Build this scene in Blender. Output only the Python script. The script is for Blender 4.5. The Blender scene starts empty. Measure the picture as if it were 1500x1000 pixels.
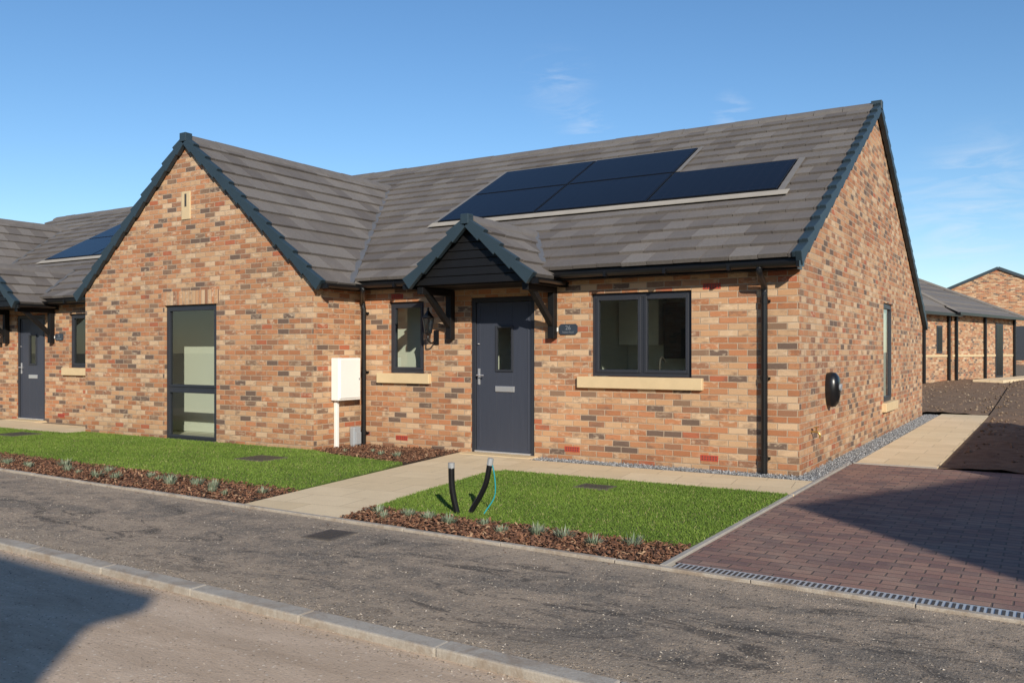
import bpy, math, random
import numpy as np
from mathutils import Vector, Matrix
random.seed(7); rng=np.random.default_rng(7)
scene=bpy.context.scene
SLOPE=-0.036
# ------------------------------------------------------------------ node helpers
class NT:
    def __init__(s,name,rough=0.8):
        s.mat=bpy.data.materials.new(name); s.mat.use_nodes=True
        s.t=s.mat.node_tree; s.n=s.t.nodes; s.l=s.t.links
        s.b=s.n["Principled BSDF"]; s.b.inputs["Roughness"].default_value=rough
    def inp(s,sock,v):
        if v is None: return
        if hasattr(v,"links") or isinstance(v,bpy.types.NodeSocket): s.l.new(v,sock)
        else:
            if sock.type=='RGBA' and len(v)==3: v=(*v,1)
            sock.default_value=v
    def m(s,op,a,b=None,c=None):
        n=s.n.new("ShaderNodeMath"); n.operation=op
        s.inp(n.inputs[0],a); s.inp(n.inputs[1],b); s.inp(n.inputs[2],c)
        return n.outputs[0]
    def mr(s,v,a,b,c=0.0,d=1.0):
        n=s.n.new("ShaderNodeMapRange"); s.inp(n.inputs[0],v)
        n.inputs[1].default_value=a;n.inputs[2].default_value=b;n.inputs[3].default_value=c;n.inputs[4].default_value=d
        return n.outputs[0]
    def mix(s,f,a,b,bt='MIX'):
        n=s.n.new("ShaderNodeMix"); n.data_type='RGBA'; n.blend_type=bt
        s.inp(n.inputs[0],f); s.inp(n.inputs[6],a); s.inp(n.inputs[7],b); return n.outputs[2]
    def noise(s,vec,scale,detail=3,rough=0.55,dist=0.0):
        n=s.n.new("ShaderNodeTexNoise"); s.inp(n.inputs["Vector"],vec)
        n.inputs["Scale"].default_value=scale;n.inputs["Detail"].default_value=detail
        n.inputs["Roughness"].default_value=rough;n.inputs["Distortion"].default_value=dist
        return n.outputs[0]
    def vor(s,vec,scale):
        n=s.n.new("ShaderNodeTexVoronoi"); s.inp(n.inputs["Vector"],vec); n.inputs["Scale"].default_value=scale
        return n.outputs["Distance"],n.outputs["Color"]
    def ramp(s,f,stops,const=False):
        n=s.n.new("ShaderNodeValToRGB"); cr=n.color_ramp
        if const: cr.interpolation='CONSTANT'
        while len(cr.elements)<len(stops): cr.elements.new(0.5)
        for e,(p,c) in zip(cr.elements,stops): e.position=p; e.color=(*c,1)
        s.inp(n.inputs[0],f); return n.outputs[0]
    def geo(s):
        g=s.n.new("ShaderNodeNewGeometry"); return g.outputs["Position"],g.outputs["True Normal"]
    def sep(s,v):
        n=s.n.new("ShaderNodeSeparateXYZ"); s.l.new(v,n.inputs[0]); return n.outputs
    def comb(s,x,y,z=0.0):
        n=s.n.new("ShaderNodeCombineXYZ"); s.inp(n.inputs[0],x);s.inp(n.inputs[1],y);s.inp(n.inputs[2],z); return n.outputs[0]
    def vmul(s,v,k):
        n=s.n.new("ShaderNodeVectorMath"); n.operation='MULTIPLY'; s.l.new(v,n.inputs[0]); n.inputs[1].default_value=k; return n.outputs[0]
    def scale(s,v,f):
        n=s.n.new("ShaderNodeVectorMath"); n.operation='SCALE'; s.l.new(v,n.inputs[0]); s.l.new(f,n.inputs["Scale"]); return n.outputs[0]
    def white(s,v):
        n=s.n.new("ShaderNodeTexWhiteNoise"); n.noise_dimensions='3D'; s.l.new(v,n.inputs["Vector"]); return n.outputs["Value"],n.outputs["Color"]
    def attr(s,name):
        n=s.n.new("ShaderNodeAttribute"); n.attribute_name=name; return n.outputs["Fac"]
    def bump(s,h,st=0.5,d=0.01):
        n=s.n.new("ShaderNodeBump"); n.inputs["Strength"].default_value=st; n.inputs["Distance"].default_value=d
        s.l.new(h,n.inputs["Height"]); s.l.new(n.outputs[0],s.b.inputs["Normal"])
    def col(s,c): s.inp(s.b.inputs["Base Color"],c)
    def bond(s,U,V,w,h,joint,seed=0.0):
        r=s.m('DIVIDE',V,h); row=s.m('FLOOR',r)
        off=s.m('FRACT',s.m('MULTIPLY',row,0.5))
        us=s.m('ADD',s.m('DIVIDE',U,w),off); colm=s.m('FLOOR',us)
        fu=s.m('MULTIPLY',s.m('FRACT',us),w); fv=s.m('MULTIPLY',s.m('FRACT',r),h)
        du=s.m('MINIMUM',fu,s.m('SUBTRACT',w,fu)); dv=s.m('MINIMUM',fv,s.m('SUBTRACT',h,fv))
        d=s.m('MINIMUM',du,dv)
        val,c=s.white(s.comb(colm,row,seed))
        return d,val,c

def plain(name,c,rough=0.6,var=0.15,scale=6,metal=0.0,bump=0.0,spec=0.5):
    N=NT(name,rough); P,_=N.geo(); nz=N.noise(P,scale,4)
    a=tuple(x*(1-var) for x in c); b=tuple(min(1,x*(1+var)) for x in c)
    N.col(N.mix(nz,a,b)); N.b.inputs["Metallic"].default_value=metal; N.b.inputs["Specular IOR Level"].default_value=spec
    if bump: N.bump(N.noise(P,scale*12,3),0.4,bump)
    return N.mat

def brick_mat(name,soldier=False):
    N=NT(name,0.9); P,Nn=N.geo(); x,y,z=N.sep(P); nx,ny,nz=N.sep(Nn)
    ax=N.m('ABSOLUTE',nx); ay=N.m('ABSOLUTE',ny)
    sel=N.m('GREATER_THAN',ax,ay)
    U=N.m('ADD',N.m('MULTIPLY',y,sel),N.m('MULTIPLY',x,N.m('SUBTRACT',1.0,sel)))
    wob=N.m('MULTIPLY',N.m('SUBTRACT',N.noise(P,7,2),0.5),0.010)
    V=N.m('ADD',z,wob); U=N.m('ADD',U,N.m('ADD',wob,10.03))
    if soldier: d,val,c=N.bond(U,V,0.075,5.0,0.01,sel)
    else: d,val,c=N.bond(U,V,0.225,0.075,0.01,sel)
    edge=N.m('ADD',d,N.m('MULTIPLY',N.m('SUBTRACT',N.noise(P,60,3),0.5),0.007))
    mask=N.mr(edge,0.0036,0.0075)
    base=N.ramp(val,[(0,(0.44,0.205,0.098)),(0.12,(0.51,0.285,0.148)),(0.24,(0.39,0.16,0.072)),(0.35,(0.53,0.33,0.185)),
        (0.47,(0.47,0.24,0.122)),(0.57,(0.30,0.145,0.08)),(0.65,(0.59,0.40,0.245)),(0.74,(0.47,0.20,0.093)),(0.84,(0.41,0.125,0.06)),(0.87,(0.150,0.098,0.072)),(0.94,(0.24,0.145,0.09))],True)
    cr,cg,cb=N.sep(c)
    Q=N.vmul(P,(1,1,2.2))
    n1=N.noise(Q,7.0,5,0.65)
    flame=N.m('MULTIPLY',N.mr(n1,0.48,0.64),N.mr(cg,0.34,0.74))
    c1=N.mix(N.m('MULTIPLY',flame,0.64),base,(0.16,0.10,0.074))
    n2=N.noise(Q,11.0,4,0.6)
    pale=N.m('MULTIPLY',N.mr(n2,0.52,0.66),N.mr(cb,0.45,0.88))
    c2=N.mix(N.m('MULTIPLY',pale,0.62),c1,(0.68,0.53,0.37))
    fine=N.mr(N.noise(P,140,3),0.2,0.8,0.76,1.22)
    g=N.scale(c2,fine)
    low=N.mr(N.noise(P,0.9,3),0.3,0.7,0.92,1.06)
    mort=N.mix(N.noise(P,25,3),(0.37,0.275,0.19),(0.50,0.385,0.275))
    out=N.mix(mask,mort,g)
    dirt=N.mr(N.m('ADD',z,N.m('MULTIPLY',N.noise(P,3,3),0.3)),0.1,0.45,0.82,1.0)
    N.col(N.scale(out,N.m('MULTIPLY',low,dirt)))
    N.bump(N.m('ADD',mask,N.m('MULTIPLY',N.noise(P,70,4),0.6)),0.6,0.007)
    return N.mat
BRICK=brick_mat("brick_mixed"); SOLD=brick_mat("brick_soldier",True)

def tile_mat():
    N=NT("roof_tile",0.78); P,_=N.geo(); r=N.attr("rnd")
    c=N.ramp(r,[(0,(0.115,0.098,0.088)),(0.5,(0.155,0.136,0.123)),(1,(0.205,0.183,0.166))])
    c=N.mix(N.m('MULTIPLY',N.mr(N.noise(P,1.4,5,0.65),0.45,0.75),0.4),c,(0.235,0.20,0.17))
    c=N.mix(N.mr(N.noise(P,45,3),0.3,0.7,0.0,0.4),c,(0.075,0.066,0.06))
    N.col(c); N.bump(N.noise(P,90,4),0.4,0.005); return N.mat
TILE=tile_mat()
VERGE=plain("verge_slate_blue",(0.026,0.044,0.058),0.5,0.18,3)
RIDGE=plain("ridge_tile",(0.14,0.125,0.115),0.75,0.25,5,bump=0.003)
LEAD=plain("lead_flashing",(0.12,0.12,0.125),0.5,0.2,8)
FLASH=plain("flashing_weathered",(0.36,0.32,0.265),0.75,0.2,5)
BLACKP=plain("black_upvc",(0.009,0.009,0.010),0.3,0.2,5)
BLACKW=plain("black_painted_timber",(0.007,0.007,0.008),0.55,0.25,9,spec=0.3)
FRAME=plain("anthracite_frame",(0.030,0.033,0.042),0.42,0.1,5)
STONE=plain("cast_stone",(0.62,0.47,0.275),0.85,0.12,6,bump=0.003)
WHITEP=plain("white_grp",(0.84,0.83,0.79),0.4,0.03,3)
INWALL=plain("interior_plaster",(0.70,0.70,0.63),0.9,0.03,2)
INFLOOR=plain("interior_floor",(0.50,0.46,0.40),0.7,0.1,3)
GREYP=plain("grey_plastic",(0.32,0.34,0.36),0.5,0.1,8)
STEEL=plain("satin_steel",(0.75,0.75,0.76),0.32,0.05,8,metal=0.7)
AIRB=plain("air_brick_red",(0.44,0.055,0.03),0.7,0.15,30)
TEAL=plain("teal_pipe",(0.02,0.30,0.34),0.4,0.1,8)
IRON=plain("cast_iron",(0.06,0.052,0.045),0.6,0.3,30,bump=0.003)
SIGN=plain("slate_sign",(0.04,0.052,0.07),0.35,0.1,20)
FENCEM=plain("fence_timber",(0.26,0.16,0.08),0.85,0.25,4)

def door_mat():
    N=NT("door_grained",0.45); P,_=N.geo(); nz=N.noise(N.vmul(P,(60,60,3)),1.0,4,0.6,0.6)
    N.col(N.mix(nz,(0.036,0.042,0.060),(0.054,0.061,0.084))); N.bump(nz,0.35,0.003); return N.mat
DOOR=door_mat()
def glass_mat():
    m=bpy.data.materials.new("window_glass"); m.use_nodes=True; t=m.node_tree; t.nodes.clear()
    o=t.nodes.new("ShaderNodeOutputMaterial"); mx=t.nodes.new("ShaderNodeMixShader")
    tr=t.nodes.new("ShaderNodeBsdfTransparent"); tr.inputs[0].default_value=(0.78,0.83,0.78,1)
    gl=t.nodes.new("ShaderNodeBsdfGlossy"); gl.inputs["Roughness"].default_value=0.01; gl.inputs[0].default_value=(0.95,0.97,1,1)
    g=t.nodes.new("ShaderNodeNewGeometry"); d=t.nodes.new("ShaderNodeVectorMath"); d.operation='DOT_PRODUCT'
    t.links.new(g.outputs["Incoming"],d.inputs[0]); t.links.new(g.outputs["Normal"],d.inputs[1])
    def mm(op,a,b=None):
        n=t.nodes.new("ShaderNodeMath"); n.operation=op
        for i,v in enumerate((a,b)):
            if v is None: continue
            if isinstance(v,(int,float)): n.inputs[i].default_value=v
            else: t.links.new(v,n.inputs[i])
        return n.outputs[0]
    c=mm('ABSOLUTE',d.outputs["Value"]); f=mm('POWER',mm('SUBTRACT',1.0,c),5.0); f=mm('ADD',mm('MULTIPLY',f,0.9),0.09)
    t.links.new(f,mx.inputs[0])
    t.links.new(tr.outputs[0],mx.inputs[1]); t.links.new(gl.outputs[0],mx.inputs[2]); t.links.new(mx.outputs[0],o.inputs[0])
    return m
GLASS=glass_mat()
def solar_mat():
    N=NT("solar_cells",0.25); P,_=N.geo(); x,y,z=N.sep(P)
    fx=N.m('FRACT',N.m('DIVIDE',x,0.152)); e=N.m('LESS_THAN',N.m('MINIMUM',fx,N.m('SUBTRACT',1.0,fx)),0.02)
    fy=N.m('FRACT',N.m('DIVIDE',y,0.138)); e2=N.m('LESS_THAN',N.m('MINIMUM',fy,N.m('SUBTRACT',1.0,fy)),0.02)
    N.col(N.mix(N.m('MAXIMUM',e,e2),(0.006,0.006,0.009),(0.016,0.016,0.021)))
    N.b.inputs["Specular IOR Level"].default_value=0.13
    return N.mat
SOLAR=solar_mat()

def asphalt(name):
    N=NT(name,0.95); P,_=N.geo()
    Q=N.vmul(P,(0.55,1.3,1))
    fine=N.noise(P,75,4,0.75); big=N.noise(Q,0.9,6,0.70,0.8); mid=N.noise(P,5.0,6,0.78,0.3)
    c=N.mix(N.mr(fine,0.3,0.7),(0.120,0.100,0.083),(0.28,0.235,0.190))
    k=N.mr(N.m('ADD',N.m('MULTIPLY',big,0.55),N.m('MULTIPLY',mid,0.45)),0.45,0.56)
    c=N.mix(N.m('MULTIPLY',k,0.8),c,(0.44,0.34,0.25))
    dk=N.mr(N.noise(Q,1.7,7,0.78,1.2),0.53,0.60)
    c=N.mix(N.m('MULTIPLY',dk,0.80),c,(0.060,0.052,0.046))
    # dust washed along both edges
    x,y,z=N.sep(P); yy=N.m('ADD',y,N.m('MULTIPLY',x,0.036))
    wv=N.m('MULTIPLY',N.m('SUBTRACT',N.noise(P,3.2,5,0.75),0.5),0.55)
    e1=N.mr(N.m('ADD',yy,wv),-6.45,-6.10,1,0); e2=N.mr(N.m('ADD',yy,wv),-4.95,-4.70,0,1)
    c=N.mix(N.m('MULTIPLY',N.m('MAXIMUM',e1,e2),0.6),c,(0.46,0.36,0.265))
    d,vc=N.vor(P,60); v1,_,_=N.sep(vc)
    c=N.mix(N.m('MULTIPLY',N.m('LESS_THAN',d,0.34),N.m('MULTIPLY',N.m('GREATER_THAN',v1,0.66),0.65)),c,(0.55,0.46,0.36))
    d,vc=N.vor(P,34); v1,_,_=N.sep(vc)
    c=N.mix(N.m('MULTIPLY',N.m('LESS_THAN',d,0.30),N.m('MULTIPLY',N.m('GREATER_THAN',v1,0.75),0.7)),c,(0.05,0.045,0.04))
    N.col(c); N.bump(N.m('ADD',N.m('MULTIPLY',fine,1.0),N.m('MULTIPLY',N.noise(P,24,4,0.75),1.2)),1.0,0.014); return N.mat
FOOT=asphalt("footway_asphalt")
def road_mat():
    N=NT("road_dusty",0.95); P,_=N.geo(); Q=N.vmul(P,(0.4,1.4,1))
    fine=N.noise(P,60,4,0.7); mid=N.noise(Q,3.0,6,0.75,0.5); big=N.noise(Q,0.7,4,0.6,0.5)
    c=N.mix(N.mr(mid,0.35,0.65),(0.45,0.33,0.23),(0.64,0.49,0.36))
    c=N.mix(N.mr(big,0.5,0.7,0,0.45),c,(0.34,0.26,0.19))
    c=N.mix(N.mr(fine,0.35,0.75,0,0.35),c,(0.29,0.22,0.165))
    d,vc=N.vor(P,55); v1,_,_=N.sep(vc)
    c=N.mix(N.m('MULTIPLY',N.m('LESS_THAN',d,0.3),N.m('MULTIPLY',N.m('GREATER_THAN',v1,0.8),0.5)),c,(0.14,0.11,0.09))
    d,vc=N.vor(P,38); v1,_,_=N.sep(vc)
    c=N.mix(N.m('MULTIPLY',N.m('LESS_THAN',d,0.26),N.m('MULTIPLY',N.m('GREATER_THAN',v1,0.85),0.7)),c,(0.72,0.62,0.50))
    N.col(c)
    N.bump(N.m('ADD',fine,N.m('MULTIPLY',mid,0.8)),0.6,0.009); return N.mat
ROAD=road_mat()
def slab_mat(name,w,h,joint,ca,cb,cj,bmp=0.004,rs=0.9,swap=False,ramp=None,rot=0.0):
    N=NT(name,rs); P,_=N.geo()
    if rot:
        r=N.n.new("ShaderNodeVectorRotate"); r.rotation_type='Z_AXIS'; r.inputs["Angle"].default_value=rot; N.l.new(P,r.inputs[0]); Q=r.outputs[0]
    else: Q=P
    x,y,z=N.sep(Q)
    d,v,c=N.bond(y if swap else x,x if swap else y,w,h,joint)
    mask=N.mr(N.m('ADD',d,N.m('MULTIPLY',N.m('SUBTRACT',N.noise(P,40,3),0.5),joint*0.5)),joint*0.3,joint*0.8)
    base=N.ramp(v,ramp) if ramp else N.mix(v,ca,cb)
    base=N.mix(N.mr(N.noise(P,3,5,0.65),0.4,0.7,0,0.35),base,tuple(k*0.80 for k in ca))
    if ramp: base=N.mix(N.mr(N.noise(P,1.3,6,0.75,0.6),0.46,0.68,0,0.5),base,(0.36,0.26,0.195))
    g=N.scale(base,N.mr(N.noise(P,110,3),0.2,0.8,0.84,1.12))
    N.col(N.mix(mask,cj,g)); N.bump(N.m('ADD',mask,N.m('MULTIPLY',N.noise(P,50,4),0.4)),0.6,bmp); return N.mat
PATH=slab_mat("buff_paving",0.6,0.45,0.009,(0.70,0.545,0.34),(0.78,0.62,0.405),(0.52,0.40,0.25),0.003)
PATH2=slab_mat("buff_paving_front",0.6,0.45,0.009,(0.70,0.545,0.34),(0.78,0.62,0.405),(0.52,0.40,0.25),0.003,rot=-0.145)
BLOCK=slab_mat("red_block_paving",0.20,0.10,0.010,(0.22,0.125,0.10),(0.27,0.15,0.12),(0.13,0.09,0.07),0.006,0.85,False,
   ramp=[(0,(0.15,0.092,0.085)),(0.35,(0.245,0.130,0.103)),(0.7,(0.31,0.175,0.130)),(1,(0.19,0.118,0.103))])
def soil_mat(name,a,b,bmp=0.03):
    N=NT(name,1.0); P,_=N.geo()
    c=N.mix(N.mr(N.noise(P,5,6,0.7),0.35,0.65),a,b); N.col(c)
    N.bump(N.m('ADD',N.noise(P,9,6,0.75),N.noise(P,45,4,0.7)),0.9,bmp); return N.mat
SOIL=soil_mat("bare_soil",(0.15,0.088,0.050),(0.25,0.158,0.095),0.02)
GROUND=soil_mat("ground_earth",(0.15,0.105,0.068),(0.24,0.18,0.12))
MULCHB=soil_mat("mulch_base",(0.035,0.02,0.012),(0.09,0.045,0.025))
def rnd_mat(name,stops,rough=0.9):
    N=NT(name,rough); N.col(N.ramp(N.attr("rnd"),stops)); return N.mat
CHIP=rnd_mat("bark_chips",[(0,(0.05,0.022,0.012)),(0.5,(0.17,0.075,0.04)),(0.88,(0.25,0.12,0.065)),(1,(0.42,0.27,0.16))])
GRAV=rnd_mat("grey_gravel",[(0,(0.12,0.13,0.14)),(0.6,(0.30,0.31,0.32)),(1,(0.55,0.55,0.55))])
GRASS=rnd_mat("grass_blades",[(0,(0.070,0.125,0.012)),(0.6,(0.125,0.205,0.020)),(0.93,(0.18,0.26,0.036)),(1,(0.33,0.30,0.13))],0.8)
LEAF=rnd_mat("lavender_leaf",[(0,(0.10,0.14,0.08)),(0.6,(0.22,0.27,0.18)),(1,(0.36,0.38,0.28))],0.8)
PEB=rnd_mat("loose_grit",[(0,(0.10,0.085,0.07)),(0.7,(0.34,0.28,0.22)),(1,(0.6,0.53,0.45))])
LAWNB=soil_mat("turf_base",(0.065,0.09,0.014),(0.10,0.15,0.022),0.01)

# ------------------------------------------------------------------ mesh helpers
def empty(name,parent=None):
    e=bpy.data.objects.new(name,None); scene.collection.objects.link(e); e.parent=parent; return e
class MB:
    def __init__(s,xf=None): s.v=[];s.f=[];s.r=[];s.xf=xf
    def add(s,vs,fs,r=None):
        o=len(s.v)
        for p in vs:
            p=Vector(p)
            if s.xf: p=s.xf@p
            s.v.append(tuple(p))
        for f in fs: s.f.append(tuple(i+o for i in f)); s.r.append(random.random() if r is None else r)
    def quad(s,a,b,c,d): s.add([a,b,c,d],[(0,1,2,3)])
    def hexa(s,p,r=None): s.add(p,[(0,3,2,1),(4,5,6,7),(0,1,5,4),(1,2,6,5),(2,3,7,6),(3,0,4,7)],r)
    def box(s,x0,x1,y0,y1,z0,z1,r=None):
        s.hexa([(x0,y0,z0),(x1,y0,z0),(x1,y1,z0),(x0,y1,z0),(x0,y0,z1),(x1,y0,z1),(x1,y1,z1),(x0,y1,z1)],r)
    def obox(s,c,ax,ay,az,hx,hy,hz,r=None):
        c=Vector(c);ax=Vector(ax).normalized()*hx;ay=Vector(ay).normalized()*hy;az=Vector(az).normalized()*hz
        s.hexa([c-ax-ay-az,c+ax-ay-az,c+ax+ay-az,c-ax+ay-az,c-ax-ay+az,c+ax-ay+az,c+ax+ay+az,c-ax+ay+az],r)
    def beam(s,a,b,w,h,up=(0,0,1)):
        a=Vector(a);b=Vector(b);d=(b-a); L=d.length; d.normalize(); up=Vector(up)
        sd=d.cross(up).normalized(); u=sd.cross(d)
        s.obox((a+b)/2,d,sd,u,L/2,w/2,h/2)
    def tube(s,pts,rad,n=10,smooth_pts=True):
        pts=[Vector(p) for p in pts]
        if smooth_pts and len(pts)>2:
            q=[]
            for i in range(len(pts)-1):
                p0=pts[max(i-1,0)];p1=pts[i];p2=pts[i+1];p3=pts[min(i+2,len(pts)-1)]
                for k in range(6):
                    t=k/6; q.append(0.5*((2*p1)+(p2-p0)*t+(2*p0-5*p1+4*p2-p3)*t*t+(3*p1-p0-3*p2+p3)*t**3))
            q.append(pts[-1]); pts=q
        vs=[];fs=[]
        ref=Vector((0.3,0.2,0.93))
        for i,p in enumerate(pts):
            d=(pts[min(i+1,len(pts)-1)]-pts[max(i-1,0)]).normalized()
            if abs(d.dot(ref))>0.97: ref=Vector((0.9,-0.3,0.1))
            a=d.cross(ref).normalized(); b=d.cross(a)
            for k in range(n):
                t=2*math.pi*k/n; vs.append(p+a*rad*math.cos(t)+b*rad*math.sin(t))
        for i in range(len(pts)-1):
            for k in range(n): fs.append((i*n+k,i*n+(k+1)%n,(i+1)*n+(k+1)%n,(i+1)*n+k))
        fs.append(tuple(range(n))[::-1]); fs.append(tuple(range((len(pts)-1)*n,len(pts)*n)))
        s.add(vs,fs)
    def obj(s,name,mat,parent=None,bevel=0,smooth=False):
        me=bpy.data.meshes.new(name); me.from_pydata(s.v,[],s.f); me.materials.append(mat)
        at=me.attributes.new("rnd",'FLOAT','FACE'); at.data.foreach_set("value",np.array(s.r,dtype=np.float32))
        if smooth: me.polygons.foreach_set("use_smooth",[True]*len(me.polygons))
        me.update()
        o=bpy.data.objects.new(name,me); scene.collection.objects.link(o); o.parent=parent
        if bevel:
            b=o.modifiers.new("b",'BEVEL'); b.width=bevel; b.segments=2; b.limit_method='ANGLE'
        return o
def lathe(mb,c,prof,n=16):
    vs=[];fs=[]
    for r,z in prof:
        for k in range(n):
            t=2*math.pi*k/n; vs.append((c[0]+r*math.cos(t),c[1]+r*math.sin(t),c[2]+z))
    for i in range(len(prof)-1):
        for k in range(n): fs.append((i*n+k,i*n+(k+1)%n,(i+1)*n+(k+1)%n,(i+1)*n+k))
    mb.add(vs,fs)

def P2(axis,const,a,z,d=0.0):
    return (a,const-d,z) if axis=='y' else (const+d,a,z)
def wall(mb,axis,const,a0,a1,z0,top,holes,brk=(),depth=0.1):
    bs=sorted(set([a0,a1]+[h[0] for h in holes]+[h[1] for h in holes]+list(brk)))
    bs=[b for b in bs if a0<=b<=a1]
    for p,q in zip(bs[:-1],bs[1:]):
        mid=(p+q)/2; hs=sorted([h for h in holes if h[0]<mid<h[1]],key=lambda h:h[2]); zc=z0
        for h in hs:
            if h[2]>zc+1e-4: mb.quad(P2(axis,const,p,zc),P2(axis,const,q,zc),P2(axis,const,q,h[2]),P2(axis,const,p,h[2]))
            zc=h[3]
        mb.quad(P2(axis,const,p,zc),P2(axis,const,q,zc),P2(axis,const,q,top(q)),P2(axis,const,p,top(p)))
    for (p,q,za,zb) in holes:
        D=-depth
        mb.quad(P2(axis,const,p,za),P2(axis,const,p,zb),P2(axis,const,p,zb,D),P2(axis,const,p,za,D))
        mb.quad(P2(axis,const,q,za,D),P2(axis,const,q,zb,D),P2(axis,const,q,zb),P2(axis,const,q,za))
        mb.quad(P2(axis,const,p,zb),P2(axis,const,q,zb),P2(axis,const,q,zb,D),P2(axis,const,p,zb,D))
        mb.quad(P2(axis,const,p,za,D),P2(axis,const,q,za,D),P2(axis,const,q,za),P2(axis,const,p,za))
def abox(mb,axis,const,a0,a1,d0,d1,z0,z1):
    if axis=='y': mb.box(a0,a1,const-d1,const-d0,z0,z1)
    else: mb.box(const+d0,const+d1,a0,a1,z0,z1)
def window(par,axis,const,a0,a1,z0,z1,vsplit=(),hsplit=(),rec=0.045,xf=None):
    fr=MB(xf); gl=MB(xf); fw=0.055; d1=-rec; d0=-rec-0.06
    e=0.003; a0+=e;a1-=e;z0+=e;z1-=e
    abox(fr,axis,const,a0,a0+fw,d0,d1,z0,z1); abox(fr,axis,const,a1-fw,a1,d0,d1,z0,z1)
    abox(fr,axis,const,a0+fw,a1-fw,d0,d1,z0,z0+fw); abox(fr,axis,const,a0+fw,a1-fw,d0,d1,z1-fw,z1)
    vs=[a0+fw]+[v for v in vsplit]+[a1-fw]; hs=[z0+fw]+list(hsplit)+[z1-fw]
    for v in vsplit: abox(fr,axis,const,v-0.03,v+0.03,d0,d1,z0+fw,z1-fw)
    for h in hsplit: abox(fr,axis,const,a0+fw,a1-fw,d0,d1-0.001,h-0.035,h+0.035)
    for i in range(len(vs)-1):
        for j in range(len(hs)-1):
            pa=vs[i]+(0.03 if i>0 else 0); pb=vs[i+1]-(0.03 if i<len(vs)-2 else 0)
            qa=hs[j]+(0.035 if j>0 else 0); qb=hs[j+1]-(0.035 if j<len(hs)-2 else 0)
            s=0.03; o=0.012
            abox(fr,axis,const,pa-.008,pa+s,d0+.01,d1+o,qa-.008,qb+.008); abox(fr,axis,const,pb-s,pb+.008,d0+.01,d1+o,qa-.008,qb+.008)
            abox(fr,axis,const,pa+s,pb-s,d0+.01,d1+o,qa-.008,qa+s); abox(fr,axis,const,pa+s,pb-s,d0+.01,d1+o,qb-s,qb+.008)
            D=d1-0.02
            gl.quad(P2(axis,const,pa+s-.005,qa+s-.005,D),P2(axis,const,pb-s+.005,qa+s-.005,D),P2(axis,const,pb-s+.005,qb-s+.005,D),P2(axis,const,pa+s-.005,qb-s+.005,D))
    fr.obj("window_frame",FRAME,par,0.004); gl.obj("window_glass",GLASS,par)
def tiles(mb,O,u,v,L,S,gauge=0.345,tw=0.33,thick=0.047):
    O=Vector(O);u=Vector(u).normalized();v=Vector(v).normalized();n=u.cross(v).normalized()
    if n.z<0: n=-n
    nc=int(math.ceil(S/gauge))
    def pt(uu,vv,nn): return O+u*uu+v*vv+n*nn
    for c in range(nc):
        v0=c*gauge; v1=min(v0+gauge+0.02,S); off=(c%2)*tw/2
        a=-off
        while a<L:
            b=a+tw; aa=max(a,0)+0.0035; bb=min(b,L)-0.0035
            if bb-aa>0.02:
                j=random.uniform(-0.004,0.004); j2=random.uniform(-0.002,0.002)
                w0=random.uniform(-0.004,0.004)
                p=[pt(aa,v0+w0,j),pt(bb,v0+w0,j+j2),pt(bb,v1,-0.02),pt(aa,v1,-0.02),
                   pt(aa,v0+w0,thick+j),pt(bb,v0+w0,thick+j+j2),pt(bb,v1,0.010),pt(aa,v1,0.010)]
                mb.hexa(p,random.random())
            a=b
def verge(mb,E,R,out,gauge=0.345,h=0.085,w=0.05):
    E=Vector(E);R=Vector(R);out=Vector(out).normalized(); d=(R-E); S=d.length; d.normalize()
    n=out.cross(d).normalized()
    if n.z<0:n=-n
    nc=int(math.ceil(S/gauge))
    for c in range(nc):
        v0=c*gauge-0.012; v1=min(v0+gauge+0.012,S)
        p=[]
        for nn in (-h,None):
            for (vv,oo) in ((v0,-0.02),(v1,-0.02),(v1,w),(v0,w)):
                if nn is None: top=0.072 if vv==v0 else 0.028; q=E+d*vv+out*oo+n*top
                else: q=E+d*vv+out*oo+n*(nn-(0.018 if vv==v0 else -0.012))
                p.append(q)
        mb.hexa(p)
        p=[]
        for nn in (0,1):
            for (vv,oo) in ((v0,-0.055),(v1,-0.055),(v1,-0.018),(v0,-0.018)):
                top=(0.066 if vv==v0 else 0.025) if nn else 0.0
                p.append(E+d*vv+out*oo+n*top)
        mb.hexa(p)
def ridge(mb,A,B,pitch=0.55,wd=0.14,seg=0.45):
    A=Vector(A);B=Vector(B);d=B-A;L=d.length;d.normalize();sd=d.cross(Vector((0,0,1))).normalized()
    k=max(1,int(L/seg)); n=10
    for i in range(k):
        a=A+d*(L*i/k+0.004); b=A+d*(L*(i+1)/k-0.004); j=random.uniform(-.004,.004)
        vs=[]
        for p in (a,b):
            for q in range(n+1):
                t=math.pi*q/n; s_=math.sin(t); x=wd*math.cos(t)
                z=-pitch*abs(x)+0.036+0.022*s_+j-(0.03 if q in (0,n) else 0)
                z=min(z,0.054+j); vs.append(p+sd*x+Vector((0,0,z)))
        fs=[(q,q+1,n+2+q,n+1+q) for q in range(n)]+[tuple(range(n+1)),tuple(range(n+1,2*n+2))[::-1]]
        mb.add(vs,fs)
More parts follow.
